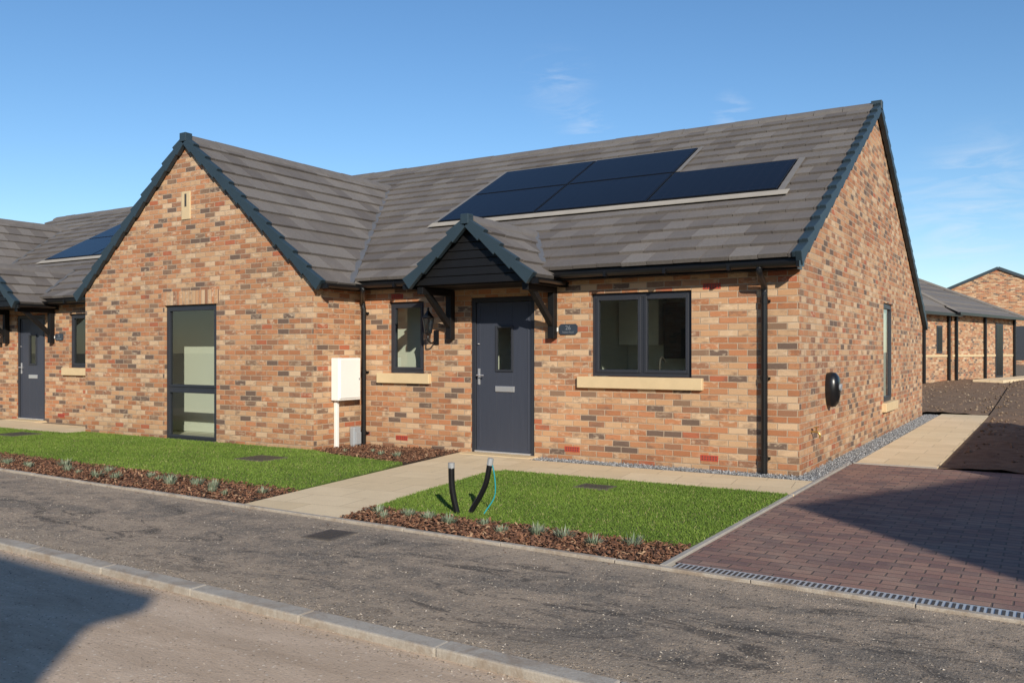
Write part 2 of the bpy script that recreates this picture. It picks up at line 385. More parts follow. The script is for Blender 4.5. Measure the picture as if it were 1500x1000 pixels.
def gutter(mb,A,B,rad=0.055):
    A=Vector(A);B=Vector(B);d=(B-A).normalized();sd=d.cross(Vector((0,0,1))).normalized();n=8
    for rr,fl in ((rad,0),(rad-0.006,1)):
        vs=[]
        for p in (A,B):
            for q in range(n+1):
                t=math.pi+math.pi*q/n; vs.append(p+sd*rr*math.cos(t)+Vector((0,0,rr*math.sin(t))))
        mb.add(vs,[(q,q+1,n+2+q,n+1+q) for q in range(n)]+([tuple(range(n+1)),tuple(range(n+1,2*n+2))] if fl==0 else []))
    L=(B-A).length; k=int(L/0.9)+1
    for i in range(k+1):
        c=A+d*(L*i/max(k,1)); mb.obox(c-Vector((0,0,0.028)),d,sd,(0,0,1),0.018,rad+0.006,0.034)
def room(par,x0,x1,y0,y1,z0,z1,mat=None):
    m=MB()
    m.quad((x0,y0,z0),(x0,y1,z0),(x0,y1,z1),(x0,y0,z1)); m.quad((x1,y0,z0),(x1,y1,z0),(x1,y1,z1),(x1,y0,z1))
    m.quad((x0,y1,z0),(x1,y1,z0),(x1,y1,z1),(x0,y1,z1)); m.quad((x0,y0,z1),(x1,y0,z1),(x1,y1,z1),(x0,y1,z1))
    m.box(x0+.01,x1-.01,y1-.02,y1-.005,z0+.02,z0+.12)
    m.obj("interior_walls",mat or INWALL,par)
    f=MB(); f.quad((x0,y0,z0),(x1,y0,z0),(x1,y1,z0),(x0,y1,z0)); f.obj("interior_floor",INFLOOR,par)

MS=0.552; MY=4.95; MZ=2.568+MS*MY
def zM(Y): return MZ-MS*abs(Y-MY)
WC=-9.085; WZ=4.72; WS=0.832
def zW(X,ox=0): return WZ-WS*abs(X-WC-ox)
DEPTH=10.8

def house(ox,end):
    H=empty("brick_house")
    X=lambda a:a+ox
    w=MB()
    holes=[(X(-5.856),X(-5.219),1.09,2.12),(X(-4.41),X(-3.40),0.03,2.14),(X(-2.57),X(-1.247),1.09,2.13)]
    wall(w,'y',0,X(-6.4) ,X(0),-0.15,lambda a:2.50,holes,depth=0.1)
    gh=[(5.70,6.72,0.55,2.22)] if end else []
    if end: wall(w,'x',X(0),0,DEPTH,-0.15,lambda a:zM(a)-0.03,gh,brk=(MY,),depth=0.1)
    wall(w,'y',-0.98,X(-11.77),X(-6.4),-0.15,lambda a:zW(a,ox)-0.03,[(X(-9.65),X(-8.42),0.0,2.13)],brk=(X(WC),),depth=0.1)
    wall(w,'x',X(-6.4),-0.98,0.0,-0.15,lambda a:2.45,[])
    w.quad((X(-11.77),0,-.15),(X(-11.77),-.98,-.15),(X(-11.77),-.98,2.45),(X(-11.77),0,2.45))
    w.quad((X(0),DEPTH,-.15),(X(-11.28),DEPTH,-.15),(X(-11.28),DEPTH,2.1),(X(0),DEPTH,2.1))
    w.obj("walls",BRICK,H)
    if not end:
        w=MB(); w.quad((X(-11.28),DEPTH,-.15),(X(-11.28),0,-.15),(X(-11.28),0,2.4),(X(-11.28),DEPTH,2.1))
        w.add([(X(-11.28),0,2.4),(X(-11.28),MY,MZ-.05),(X(-11.28),DEPTH,2.0)],[(0,1,2)]); w.obj("end_wall",BRICK,H)
    s=MB(); s.box(X(-9.72),X(-8.36),-0.986,-0.97,2.135,2.35); s.obj("soldier_course",SOLD,H)
    st=MB(); st.box(X(-9.215),X(-9.01),-1.0,-0.96,3.46,3.90)
    for (a,b) in ((-2.745,-1.10),(-6.05,-5.09)): st.box(X(a),X(b),-0.06,0.10,0.945,1.088)
    if end: st.box(X(-0.09),X(0.07),5.56,6.86,0.40,0.548)
    st.obj("stone_sills",STONE,H,0.008)
    sl=MB(); sl.box(X(-9.135),X(-9.09),-1.003,-0.999,3.66,3.86); sl.obj("owl_slot",IRON,H)
    window(H,'y',0,X(-5.856),X(-5.219),1.09,2.12)
    window(H,'y',0,X(-2.57),X(-1.247),1.09,2.13,vsplit=(X(-1.89),))
    window(H,'y',-0.98,X(-9.65),X(-8.42),0.0,2.13,hsplit=(0.82,),rec=0.04)
    if end: window(H,'x',X(0),5.70,6.72,0.55,2.22,rec=0.03)
    room(H,X(-10.75),X(-8.2),-0.875,-0.05,0.02,2.34)  # rooms made shallow: added close back walls catch sun and brighten the panes
    room(H,X(-6.3),X(-5.10),0.108,0.50,0.02,2.34)
    room(H,X(-3.1),X(-0.12),0.108,2.3,0.02,2.34)
    if end: room(H,X(-3),X(-0.108),5.0,8.0,0.02,2.34)
    k=MB(); k.box(X(-3.08),X(-0.2),1.68,2.28,0.03,0.92); k.box(X(-3.08),X(-2.45),1.93,2.28,1.5,2.15); k.box(X(-2.4),X(-0.14),0.12,0.6,0.03,0.90)
    k.obj("kitchen_units",WHITEP,H,0.005)
    k=MB(); k.box(X(-2.0),X(-1.45),1.66,1.678,0.1,0.85); k.box(X(-2.40),X(-1.95),2.0,2.28,1.3,2.1); k.box(X(-2.45),X(-0.14),0.11,0.62,0.902,0.93)
    k.tube([(X(-1.75),0.25,0.93),(X(-1.75),0.25,1.25),(X(-1.75),0.32,1.33),(X(-1.75),0.42,1.28)],0.016)
    k.obj("worktop_and_oven",IRON,H)
    t=MB(); ey=-0.25; sl_=math.sqrt(1+MS*MS); Lx=11.28+(0.04 if end else 0)
    tiles(t,(X(-11.28),ey,zM(ey)),(1,0,0),(0,1,MS),Lx,(MY-ey)*sl_)
    by=DEPTH+0.2
    tiles(t,(X(-11.28),by,zM(by)),(1,0,0),(0,-1,MS),Lx,(by-MY)*sl_)
    Wl=math.sqrt(1+WS*WS)
    tiles(t,(X(WC+2.85),-1.02,zW(WC+2.85)),(0,1,0),(-1,0,WS),4.95,2.85*Wl)
    tiles(t,(X(WC-2.85),-1.02,zW(WC-2.85)),(0,1,0),(1,0,WS),4.95,2.85*Wl)
    PC=-3.91; PZ=3.07; PS=0.80; pw=0.95
    tiles(t,(X(PC+pw),-0.82,PZ-PS*pw),(0,1,0),(-1,0,PS),1.75,pw*math.sqrt(1+PS*PS),0.30,0.33)
    tiles(t,(X(PC-pw),-0.82,PZ-PS*pw),(0,1,0),(1,0,PS),1.75,pw*math.sqrt(1+PS*PS),0.30,0.33)
    t.obj("roof_tiles",TILE,H)
    u=MB(); o=0.035
    u.quad((X(-11.28),ey+.05,zM(ey+.05)-o),(X(0.0),ey+.05,zM(ey+.05)-o),(X(0.0),MY,MZ-o),(X(-11.28),MY,MZ-o))
    u.quad((X(-11.28),by-.05,zM(by-.05)-o),(X(0.0),by-.05,zM(by-.05)-o),(X(0.0),MY,MZ-o),(X(-11.28),MY,MZ-o))
    for sg in (1,-1):
        u.quad((X(WC+sg*2.8),-0.97,zW(WC+2.8)-o),(X(WC+sg*2.8),3.8,zW(WC+2.8)-o),(X(WC),3.8,WZ-o),(X(WC),-0.97,WZ-o))
    u.obj("roof_deck",BLACKW,H)
    v=MB()
    if end:
        verge(v,(X(0.04),ey,zM(ey)),(X(0.04),MY,MZ),(1,0,0)); verge(v,(X(0.04),by,zM(by)),(X(0.04),MY,MZ),(1,0,0))
        v.box(X(-0.06),X(0.10),MY-0.07,MY+0.07,MZ-0.06,MZ+0.075)
    for sg in (1,-1):
        verge(v,(X(WC+sg*2.86),-1.02,zW(WC+2.86)),(X(WC),-1.02,WZ),(0,-1,0))
        verge(v,(X(PC+sg*pw),-0.82,PZ-PS*pw),(X(PC),-0.82,PZ),(0,-1,0),0.30,0.085)
    v.box(X(WC-0.07),X(WC+0.07),-1.08,-0.95,WZ-0.06,WZ+0.075)
    v.box(X(PC-0.06),X(PC+0.06),-0.88,-0.76,PZ-0.06,PZ+0.068)
    v.obj("dry_verge",VERGE,H,0.006)
    r=MB(); ridge(r,(X(-11.28),MY,MZ+0.01),(X(-0.03 if end else 0),MY,MZ+0.01),MS); ridge(r,(X(WC),-0.95,WZ+0.01),(X(WC),3.95,WZ+0.01),WS)
    ridge(r,(X(PC),-0.76,PZ+0.01),(X(PC),0.9,PZ+0.01),PS,0.12)
    r.obj("ridge_tiles",RIDGE,H)
    l=MB()
    yv=(zW(WC+2.85)-2.568)/MS; yt=(WZ-2.568)/MS
    for sg in (1,-1):
        l.beam((X(WC+sg*2.85),yv,zW(WC+2.85)+0.040),(X(WC),yt,WZ+0.02),0.09,0.04)
        y0=(PZ-PS*(pw-.25)-2.568)/MS; y1=(PZ-2.568)/MS
        l.beam((X(PC+sg*(pw-.25)),y0,PZ-PS*(pw-.25)+0.040),(X(PC),y1,PZ+0.03),0.08,0.035)
    l.obj("valley_lead",LEAD,H)
    nn=Vector((0,-MS,1)).normalized(); vv=Vector((0,1,MS)).normalized()
    sp=MB(); sf=MB(); fl=MB()
    def rp(x,y,n=0.0): return Vector((X(x),y,zM(y)))+nn*n
    def panel(xa,xb,ya,yb):
        c=(rp(xa,ya,0.044)+rp(xb,yb,0.044))/2; hx=(xb-xa)/2-0.012; hv=(yb-ya)/2*sl_-0.012
        sf.obox(c,(1,0,0),vv,nn,hx,hv,0.025)
        sp.obox(c+nn*0.026,(1,0,0),vv,nn,hx-0.018,hv-0.018,0.0035)
    w3=(6.17-0.66)/3
    for i in range(3): panel(-6.17+i*w3,-6.17+(i+1)*w3,1.62,2.70)
    for i in range(2): panel(-6.17+i*w3,-6.17+(i+1)*w3,2.70,3.78)
    def strip(xa,xb,ya,yb,n=0.054,mm=None):
        c=(rp(xa,ya,n)+rp(xb,yb,n))/2; (mm or fl).obox(c,(1,0,0),vv,nn,(xb-xa)/2,(yb-ya)/2*sl_,0.003)
    strip(-6.25,-0.50,1.46,1.61)
    sf.obj("solar_frames",BLACKP,H,0.004); sp.obj("solar_cells",SOLAR,H); fl.obj("solar_flashing",FLASH,H)
    sd=MB()
    strip(-0.655,-0.57,1.612,2.76,0.055,sd)
    strip(-2.495,-2.43,2.76,3.84,0.055,sd); strip(-6.25,-6.18,1.615,3.84,0.055,sd); strip(-6.17,-2.50,3.785,3.83,0.055,sd)
    sd.obj("solar_side_flashing",plain("flashing_grey",(0.18,0.165,0.15),0.6,0.2,6),H)
    g=MB()
    g.box(X(-6.38),X(0.03),-0.20,-0.175,2.30,2.43); g.box(X(-6.38),X(0.03),-0.175,0.0,2.305,2.33)
    if end: g.box(X(-0.0),X(0.05),-0.17,0.02,2.34,2.47)
    g.box(X(-6.245),X(-6.22),-0.96,-0.25,2.28,2.36); g.box(X(-6.4),X(-6.245),-0.96,-0.21,2.285,2.31)
    gutter(g,(X(-6.2),-0.262,2.375),(X(-4.83),-0.262,2.375)); gutter(g,(X(-3.0),-0.262,2.375),(X(0.06),-0.262,2.375))
    gutter(g,(X(-6.165),-1.0,2.34),(X(-6.165),-0.25,2.34),0.05)
    gutter(g,(X(PC+pw+0.04),-0.8,2.285),(X(PC+pw+0.04),-0.05,2.285),0.04); gutter(g,(X(PC-pw-0.04),-0.8,2.285),(X(PC-pw-0.04),-0.05,2.285),0.04)
    g.obj("gutters",BLACKP,H,0,False)
    d=MB()
    for xx,xo in ((-0.37,-0.37),(-6.29,-6.13)):
        d.tube([(X(xo),-0.262,2.33),(X(xo),-0.262,2.27),(X(xx),-0.08,2.14),(X(xx),-0.06,2.03)],0.036,12)
        d.tube([(X(xx),-0.06,2.05),(X(xx),-0.06,0.03)],0.036,12,False)
        for zz in (1.97,1.1,0.2):
            d.tube([(X(xx),-0.06,zz-.03),(X(xx),-0.06,zz+.03)],0.042,12,False); d.box(X(xx-.055),X(xx+.055),-0.03,0.0,zz-.015,zz+.015)
    d.obj("downpipes",BLACKP,H,0,False)
    p=MB()
    zb=PZ-PS*pw
    for i in range(7):
        z0=zb-0.04+i*0.105; z1=z0+0.10; hw=min((PZ-0.07-z0)/PS,pw-0.05); h2=min((PZ-0.07-z1)/PS,pw-0.05)
        if hw<=0.02: break
        h2=max(h2,0.005)
        p.hexa([(X(PC-hw),-0.75,z0),(X(PC+hw),-0.75,z0),(X(PC+hw),-0.72,z0),(X(PC-hw),-0.72,z0),(X(PC-h2),-0.74,z1),(X(PC+h2),-0.74,z1),(X(PC+h2),-0.72,z1),(X(PC-h2),-0.72,z1)])
    p.box(X(PC-0.86),X(PC+0.86),-0.71,0.0,2.255,2.275)
    for sg in (1,-1):
        p.beam((X(PC+sg*0.93),-0.80,2.27),(X(PC+sg*0.93),0,2.27),0.025,0.09)
        cx=X(PC+sg*0.81)
        p.box(cx-0.045,cx+0.045,-0.10,-0.002,1.57,2.25); p.box(cx-0.045,cx+0.045,-0.74,-0.102,2.16,2.25)
        p.beam((cx,-0.06,1.74),(cx,-0.60,2.20),0.07,0.075)
    p.obj("porch_frame",BLACKW,H,0.006)
    q=MB()
    q.box(X(-4.407),X(-4.345),0.02,0.09,0.03,2.137); q.box(X(-3.465),X(-3.403),0.02,0.09,0.03,2.137); q.box(X(-4.345),X(-3.465),0.02,0.09,2.075,2.137)
    q.obj("door_frame",FRAME,H,0.004)
    q=MB(); q.box(X(-4.34),X(-4.02),0.042,0.085,0.06,2.07); q.box(X(-3.76),X(-3.47),0.042,0.085,0.06,2.07)
    q.box(X(-4.02),X(-3.76),0.042,0.085,0.06,1.14); q.box(X(-4.02),X(-3.76),0.042,0.085,1.74,2.07)
    for (a,b) in ((-4.30,-4.28),(-3.53,-3.51)): q.box(X(a),X(b),0.036,0.0421,0.1,2.03)
    q.obj("door_leaf",DOOR,H,0.003)
    q=MB()
    for (a,b,c,e) in ((-4.03,-4.0,1.13,1.75),(-3.78,-3.75,1.13,1.75),(-4.0,-3.78,1.13,1.16),(-4.0,-3.78,1.72,1.75)): q.box(X(a),X(b),0.025,0.06,c,e)
    q.obj("door_glazing_bead",FRAME,H,0.004)
    q=MB(); q.quad((X(-4.0),0.05,1.16),(X(-3.78),0.05,1.16),(X(-3.78),0.05,1.72),(X(-4.0),0.05,1.72)); q.obj("door_glass",GLASS,H)
    room(H,X(-4.6),X(-3.2),0.108,0.6,0.02,2.34)
    q=MB(); q.box(X(-4.03),X(-3.73),0.028,0.043,0.86,0.935); q.box(X(-4.315),X(-4.28),0.028,0.043,0.95,1.17)
    q.tube([(X(-4.297),0.03,1.08),(X(-4.297),-0.02,1.08),(X(-4.27),-0.035,1.08),(X(-4.18),-0.035,1.08)],0.010,8)
    q.box(X(-4.345),X(-3.465),-0.01,0.09,0.032,0.055); lathe(q,(X(-4.3),0.03,1.5),[(0.001,0),(0.018,0.001),(0.018,0.012)])
    q.obj("door_furniture",STEEL,H,0.004)
    q=MB(); q.box(X(-4.45),X(-3.36),-0.22,0.02,-0.02,0.029); q.obj("door_step",STONE,H,0.01)
    q=MB(); q2=MB()
    for (a,z) in ((-1.0,2.165),(-5.70,2.20),(-5.62,0.155),(-2.84,0.155),(-1.03,0.155)):
        q.box(X(a-.107),X(a+.107),-0.004,0.01,z-0.034,z+0.034)
        for i in range(6):
            for j in (-1,1): q2.box(X(a-.09+i*.033),X(a-.075+i*.033),-0.0055,-0.0035,z+j*.014-.008,z+j*.014+.008)
    q.obj("air_bricks",AIRB,H); q2.obj("air_brick_slots",IRON,H)
    la=empty("wall_lantern"); c=(X(-4.99),-0.20,1.68); q=MB()
    q.box(c[0]-.04,c[0]+.04,-0.02,-0.001,1.50,1.70)
    q.tube([(c[0],-0.02,1.58),(c[0],-0.11,1.52),(c[0],-0.20,1.56),(c[0],-0.20,1.64)],0.012,8)
    lathe(q,(c[0],c[1],1.62),[(0.001,0),(0.02,0.005),(0.05,0.035),(0.052,0.05),(0.02,0.052)],6)
    for i in range(6):
        t_=math.pi/3*i; q.tube([(c[0]+.048*math.cos(t_),c[1]+.048*math.sin(t_),1.66),(c[0]+.080*math.cos(t_),c[1]+.080*math.sin(t_),1.86)],0.008,5,False)
    lathe(q,(c[0],c[1],1.86),[(0.086,0),(0.10,0.008),(0.06,0.05),(0.03,0.085),(0.028,0.10),(0.012,0.115),(0.018,0.135),(0.001,0.16)],6)
    q.tube([(c[0],c[1],1.67),(c[0],c[1],1.78)],0.018,8,False)
    q.obj("lantern_body",BLACKP,la)
    q=MB(); lathe(q,(c[0],c[1],1.66),[(0.045,0),(0.076,0.19)],6); q.obj("lantern_glass",GLASS,la)
    sg_=empty("house_number_sign"); q=MB()
    a0,a1=X(-3.02),X(-2.76); zc0,zc1=1.62,1.755; ch=0.025
    out=[(a0+ch,zc0),(a1-ch,zc0),(a1,zc0+ch),(a1,zc1-ch),(a1-ch,zc1),(a0+ch,zc1),(a0,zc1-ch),(a0,zc0+ch)]
    q.add([(x,-0.018,z) for x,z in out]+[(x,-0.002,z) for x,z in out],[tuple(range(8))]+[(i,(i+1)%8,8+(i+1)%8,8+i) for i in range(8)]); q.obj("plate",SIGN,sg_)
    q=MB(); q.box(X(-3.075),X(-3.04),-0.014,-0.001,1.66,1.71); q.obj("bell_push",WHITEP,sg_,0.003)
    LET=bpy.data.materials.get("sign_letter") or plain("sign_letter",(0.20,0.22,0.25),0.5,0.1,8)
    for txt,sz,zz in (("26",0.08,1.68),("Station Road",0.032,1.64)):
        cu=bpy.data.curves.new("lettering",'FONT'); cu.body=txt if ox==0 else txt.replace("26","25"); cu.size=sz; cu.align_x='CENTER'; cu.extrude=0.001
        ob=bpy.data.objects.new("lettering",cu); scene.collection.objects.link(ob); ob.parent=sg_; ob.location=(X(-2.89),-0.0205,zz); ob.rotation_euler=(math.pi/2,0,0); cu.materials.append(LET)
    me=empty("meter_box"); q=MB(); q.box(X(-6.395),X(-6.25),-0.64,-0.17,0.70,1.31); q.obj("cabinet",WHITEP,me,0.012)
    q=MB(); q.box(X(-6.251),X(-6.236),-0.615,-0.195,0.73,1.29); q.obj("cabinet_door",WHITEP,me,0.008)
    q=MB(); q.box(X(-6.237),X(-6.23),-0.23,-0.21,0.99,1.02); q.obj("lock",GREYP,me)
    q=MB(); q.box(X(-6.395),X(-6.34),-0.58,-0.53,0.0,0.699); q.obj("cable_cover",WHITEP,me,0.006)
    gm=empty("gas_meter_cover"); q=MB(); q.box(X(-6.39),X(-6.30),-0.26,-0.10,-0.0,0.30); q.obj("cover",GREYP,gm,0.02)
    q=MB(); q.box(X(-6.30),X(-6.28),-0.24,-0.12,0.04,0.22); q.obj("cover_lid",GREYP,gm,0.008)
    return H
house(0.0,True)
house(-11.28,False)

ev=empty("ev_charger"); q=MB()
n=24; vs=[];fs=[]
for j,(d,s) in enumerate(((0.0,0.95),(0.05,1.0),(0.10,0.95),(0.135,0.75),(0.15,0.4))):
    for k in range(n):
        t=2*math.pi*k/n; ct=math.cos(t); st_=math.sin(t)
        yy=0.14*s*math.copysign(abs(ct)**0.8,ct)*(1.0 if st_>0 else 1.0-0.25*abs(st_)); zz=0.22*s*math.copysign(abs(st_)**0.8,st_); vs.append((d,1.42+yy,0.93+zz))
for j in range(4):
    for k in range(n): fs.append((j*n+k,j*n+(k+1)%n,(j+1)*n+(k+1)%n,(j+1)*n+k))
fs.append(tuple(range(4*n,5*n))); q.add(vs,fs); q.obj("charger_body",BLACKP,ev,0,True)
q=MB(); q.tube([(0.14,1.42,0.96),(0.17,1.42,0.955)],0.045,14,False); q.obj("socket",GREYP,ev)
tp=empty("outside_tap"); q=MB(); q.tube([(0.0,0.55,0.47),(0.07,0.55,0.47),(0.10,0.55,0.44),(0.10,0.55,0.40)],0.012,8); q.tube([(0.06,0.55,0.47),(0.06,0.55,0.52)],0.008,6,False); q.box(0.04,0.08,0.51,0.59,0.52,0.532)
q.obj("tap_body",plain("brass",(0.5,0.33,0.12),0.35,0.1,9,metal=0.8),tp)

# ------------------------------------------------------------------ ground
RZ=-0.032
def ye(x): return -4.60+SLOPE*x
def yk(x): return -6.50+SLOPE*x
def gz(y): 
    def ss(a,b,t): t=min(max((t-a)/(b-a),0),1); return t*t*(3-2*t)
    return 0.36*ss(10,26,y)+0.3*ss(28,50,y)
xs=[-600,-250,-100,-50,-30,-20,-10,-5,0,5,10,20,30,50,100,250,600]
rows=[-600,-200,-80,-30,-12,-8,-6.61,-6.56,-4,0,4,8]+[10+i*1.4 for i in range(12)]+[28+i*3 for i in range(8)]+[60,100,200,400,800]
gv=[];gf=[]
for r in rows:
    for x in xs:
        y=r+SLOPE*max(-60,min(60,x)); z=RZ-.006 if r<-6.6 else (gz(r)-0.004-(0.03 if r>7 else 0)); gv.append((x,y,z))
nx=len(xs)
for i in range(len(rows)-1):
    for j in range(nx-1): gf.append((i*nx+j,i*nx+j+1,(i+1)*nx+j+1,(i+1)*nx+j))
m=MB(); m.add(gv,gf); m.obj("ground",GROUND)
def sheet(name,poly,z,mat,skirt=0.0):
    m=MB(); n=len(poly); m.add([(x,y,z) for x,y in poly],[tuple(range(n))])
    if skirt:
        for i in range(n):
            a=poly[i];b=poly[(i+1)%n]; m.quad((a[0],a[1],z-skirt),(b[0],b[1],z-skirt),(b[0],b[1],z),(a[0],a[1],z))
    return m.obj(name,mat)
XL,XR=-45,40
sheet("footway",[(XL,yk(XL)),(XR,yk(XR)),(XR,ye(XR)),(XL,ye(XL))],0.004,FOOT)
sheet("road",[(XL,yk(XL)-6),(XR,yk(XR)-6),(XR,yk(XR)-0.1),(XL,yk(XL)-0.1)],RZ,ROAD)
def kerbline(name,off,w,z0,z1,x0,x1,bev,c):
    m=MB(); L=0.915; x=x0
    while x<x1:
        b=min(x+L-0.005,x1); j=random.uniform(-.0035,.0035); jz=random.uniform(-.003,.003)
        y0=off+SLOPE*x+j;y1=off+SLOPE*b+j
        m.hexa([(x,y0-w,z0),(b,y1-w,z0),(b,y1,z0),(x,y0,z0),(x,y0-w,z1+jz),(b,y1-w,z1+jz),(b,y1,z1+jz),(x,y0,z1+jz)]); x+=L
    N=NT(name+"_concrete",0.9); P,_=N.geo()
    cc=N.mix(N.noise(P,14,5,0.7),tuple(k*0.75 for k in c),tuple(k*1.15 for k in c))
    cc=N.mix(N.mr(N.noise(P,4.5,6,0.75,0.6),0.46,0.62,0,0.75),cc,(0.27,0.205,0.15)); cc=N.mix(N.mr(N.noise(P,90,3),0.3,0.75,0,0.35),cc,(0.17,0.14,0.115))
    N.col(cc); N.bump(N.noise(P,70,4,0.7),0.5,0.006)
    return m.obj(name,N.mat,None,bev)
kerbline("kerb",-6.50,0.125,-0.2,0.012,-44,39,0.010,(0.44,0.40,0.345))
kerbline("path_edging",-4.60,0.05,-0.1,0.026,-44,39,0.006,(0.46,0.41,0.345))
pth=[(-3.86,ye(-3.9)+.002),(-2.66,ye(-2.7)+.002),(-3.12,-1.34),(0.19,-1.34),(0.26,-1.30),(0.26,-0.30),(-3.30,-0.30),(-3.33,0),(-4.56,0)]
sheet("garden_path",pth,0.020,PATH2,0.05)
sheet("garden_path",[(x-11.28,y+ (0.0 if y>-2 else 0.4)) for x,y in pth],0.020,PATH2,0.05)
sheet("side_path",[(0.30,1.56),(1.22,1.56),(1.22,11.6),(0.30,11.6)],0.020,PATH,0.05)
sheet("driveway",[(0.27,ye(0.3)+.16),(6.0,ye(6)+.16),(6.0,1.55),(0.27,1.55)],0.012,BLOCK)
m=MB(); m.box(0.222,0.265,ye(.2)+.003,-1.345,-.05,0.028); m.box(0.222,0.262,1.0-2.29,1.553,-.05,0.026) ; m.box(0.27,1.22,1.556,1.60,-.05,0.024)
m.obj("driveway_edging",plain("edging_concrete",(0.36,0.33,0.29),0.9,0.25,9,bump=0.003),None,0.005)
dc=empty("drain_channel"); m=MB(); s=MB()
x0,x1=0.30,6.0
m.hexa([(x0,ye(x0)+.004,-.05),(x1,ye(x1)+.004,-.05),(x1,ye(x1)+.155,-.05),(x0,ye(x0)+.155,-.05),(x0,ye(x0)+.004,.014),(x1,ye(x1)+.004,.014),(x1,ye(x1)+.155,.014),(x0,ye(x0)+.155,.014)])
x=x0+.02
while x<x1-.05:
    y=ye(x); s.box(x,x+0.017,y+.03,y+.13,0.013,0.0165); x+=0.034
m.obj("channel_grate",plain("galvanised",(0.50,0.52,0.53),0.5,0.15,12,metal=0.3),dc); s.obj("grate_slots",IRON,dc)

lawnL=[(-14.35,ye(-14.4)+.78),(-4.02,ye(-4)+.80),(-4.12,-2.9),(-4.30,-1.95),(-4.46,-1.42),(-5.0,-1.36),(-5.8,-1.22),(-6.35,-1.0),(-11.77,-1.0),(-11.77,-1.32),(-14.5,-1.32)]
lawnR=[(-2.72,ye(-2.7)+.52),(0.215,ye(.2)+.60),(0.215,-1.345),(-3.0,-1.345),(-3.12,-1.5),(-2.86,-3.3)]
bedL=[(-14.4,ye(-14.4)+.002),(-3.87,ye(-3.9)+.002),(-4.0,ye(-4)+.82),(-14.4,ye(-14.4)+.80)]
bedR=[(-2.65,ye(-2.6)+.002),(0.215,ye(.2)+.002),(0.215,ye(.2)+.62),(-2.74,ye(-2.7)+.54)]
bedC=[(-6.4,-0.99),(-5.8,-1.24),(-5.0,-1.38),(-4.45,-1.44),(-4.57,0),(-6.4,0)]
lawnF=[(-45,-3.6),(-15.9,-3.7),(-16.0,-1.0),(-45,-1.0)]
def inpoly(px,py,poly):
    ins=np.zeros(len(px),bool); n=len(poly)
    for i in range(n):
        x1,y1=poly[i];x2,y2=poly[(i+1)%n]
        if y1==y2: continue
        c=((y1>py)!=(y2>py))&(px<(x2-x1)*(py-y1)/(y2-y1)+x1); ins^=c
    return ins
def sample(poly,dens):
    a=np.array(poly); lo=a.min(0);hi=a.max(0); n=int((hi-lo).prod()*dens)
    p=rng.random((n,2))*(hi-lo)+lo; return p[inpoly(p[:,0],p[:,1],poly)]
def npmesh(name,V,F,R,mat,parent=None):
    me=bpy.data.meshes.new(name); me.from_pydata(V.reshape(-1,3).tolist(),[],F.tolist()); me.materials.append(mat)
    at=me.attributes.new("rnd",'FLOAT','FACE'); at.data.foreach_set("value",R.astype(np.float32)); me.update()
    o=bpy.data.objects.new(name,me); scene.collection.objects.link(o); o.parent=parent; return o
def blades(name,poly,dens,h0,h1,w,z,mat,parent=None):
    p=sample(poly,dens); n=len(p); p=p+rng.normal(0,0.012,(n,2))
    t=rng.random(n)*2*math.pi; h=rng.uniform(h0,h1,n); ln=rng.normal(0,0.6,(n,2))*h[:,None]
    V=np.zeros((n,3,3)); V[:,0,0]=p[:,0]-w*np.cos(t);V[:,0,1]=p[:,1]-w*np.sin(t);V[:,0,2]=z
    V[:,1,0]=p[:,0]+w*np.cos(t);V[:,1,1]=p[:,1]+w*np.sin(t);V[:,1,2]=z
    V[:,2,0]=p[:,0]+ln[:,0];V[:,2,1]=p[:,1]+ln[:,1];V[:,2,2]=z+h
    patch=0.5+0.25*np.sin(p[:,0]*2.1+np.sin(p[:,1]*1.7)*1.5)*np.sin(p[:,1]*2.9+p[:,0]*.6)+0.14*np.sin(p[:,0]*7+np.sin(p[:,1]*5))*np.sin(p[:,1]*8)
    seam=(np.abs(((p[:,1]+50)%0.62)-0.31)<0.012)
    R=np.clip(patch*0.6+rng.random(n)*0.5-0.25*seam,0,0.97); R[rng.random(n)<0.04]=1
    return npmesh(name,V,np.arange(3*n).reshape(n,3),R,mat,parent)
def chips(name,poly,dens,s0,s1,z,mat,flat=0.35,parent=None,zs=0.015):
    p=sample(poly,dens); n=len(p); s=rng.uniform(s0,s1,n)
    base=np.array([[-1,-.5,0],[1,-.4,0],[.9,.5,0],[-.8,.5,0],[0.1,0,.5]])
    a=rng.random(n)*6.28; b=rng.normal(0,flat,n)
    V=base[None]*s[:,None,None]*np.stack([np.ones(n),rng.uniform(.5,1.1,n),rng.uniform(.5,1.2,n)],1)[:,None,:]
    zz=V[:,:,2]*np.cos(b)[:,None]+V[:,:,0]*np.sin(b)[:,None]; x0=V[:,:,0]*np.cos(b)[:,None]
    X_=x0*np.cos(a)[:,None]-V[:,:,1]*np.sin(a)[:,None]; Y_=x0*np.sin(a)[:,None]+V[:,:,1]*np.cos(a)[:,None]
    W=np.stack([X_+p[:,0:1],Y_+p[:,1:2],zz+z+(rng.random(n)*zs)[:,None]],2)
    F=np.array([[0,1,4],[1,2,4],[2,3,4],[3,0,4]]); FF=(F[None]+5*np.arange(n)[:,None,None]).reshape(-1,3)
    return npmesh(name,W,FF,np.repeat(rng.random(n),4),mat,parent)
for nm,pl,dn in (("lawn",lawnL,5200),("lawn",lawnR,8500),("lawn",lawnF,1500)):
    o=sheet(nm,pl,0.026,LAWNB,0.04)
    if pl is lawnF: pl=[(-24,-3.6),(-15.9,-3.7),(-16.0,-1.0),(-24,-1.0)]
    blades("grass_blades",pl,dn,0.010,0.026,0.0042,0.024,GRASS,o)
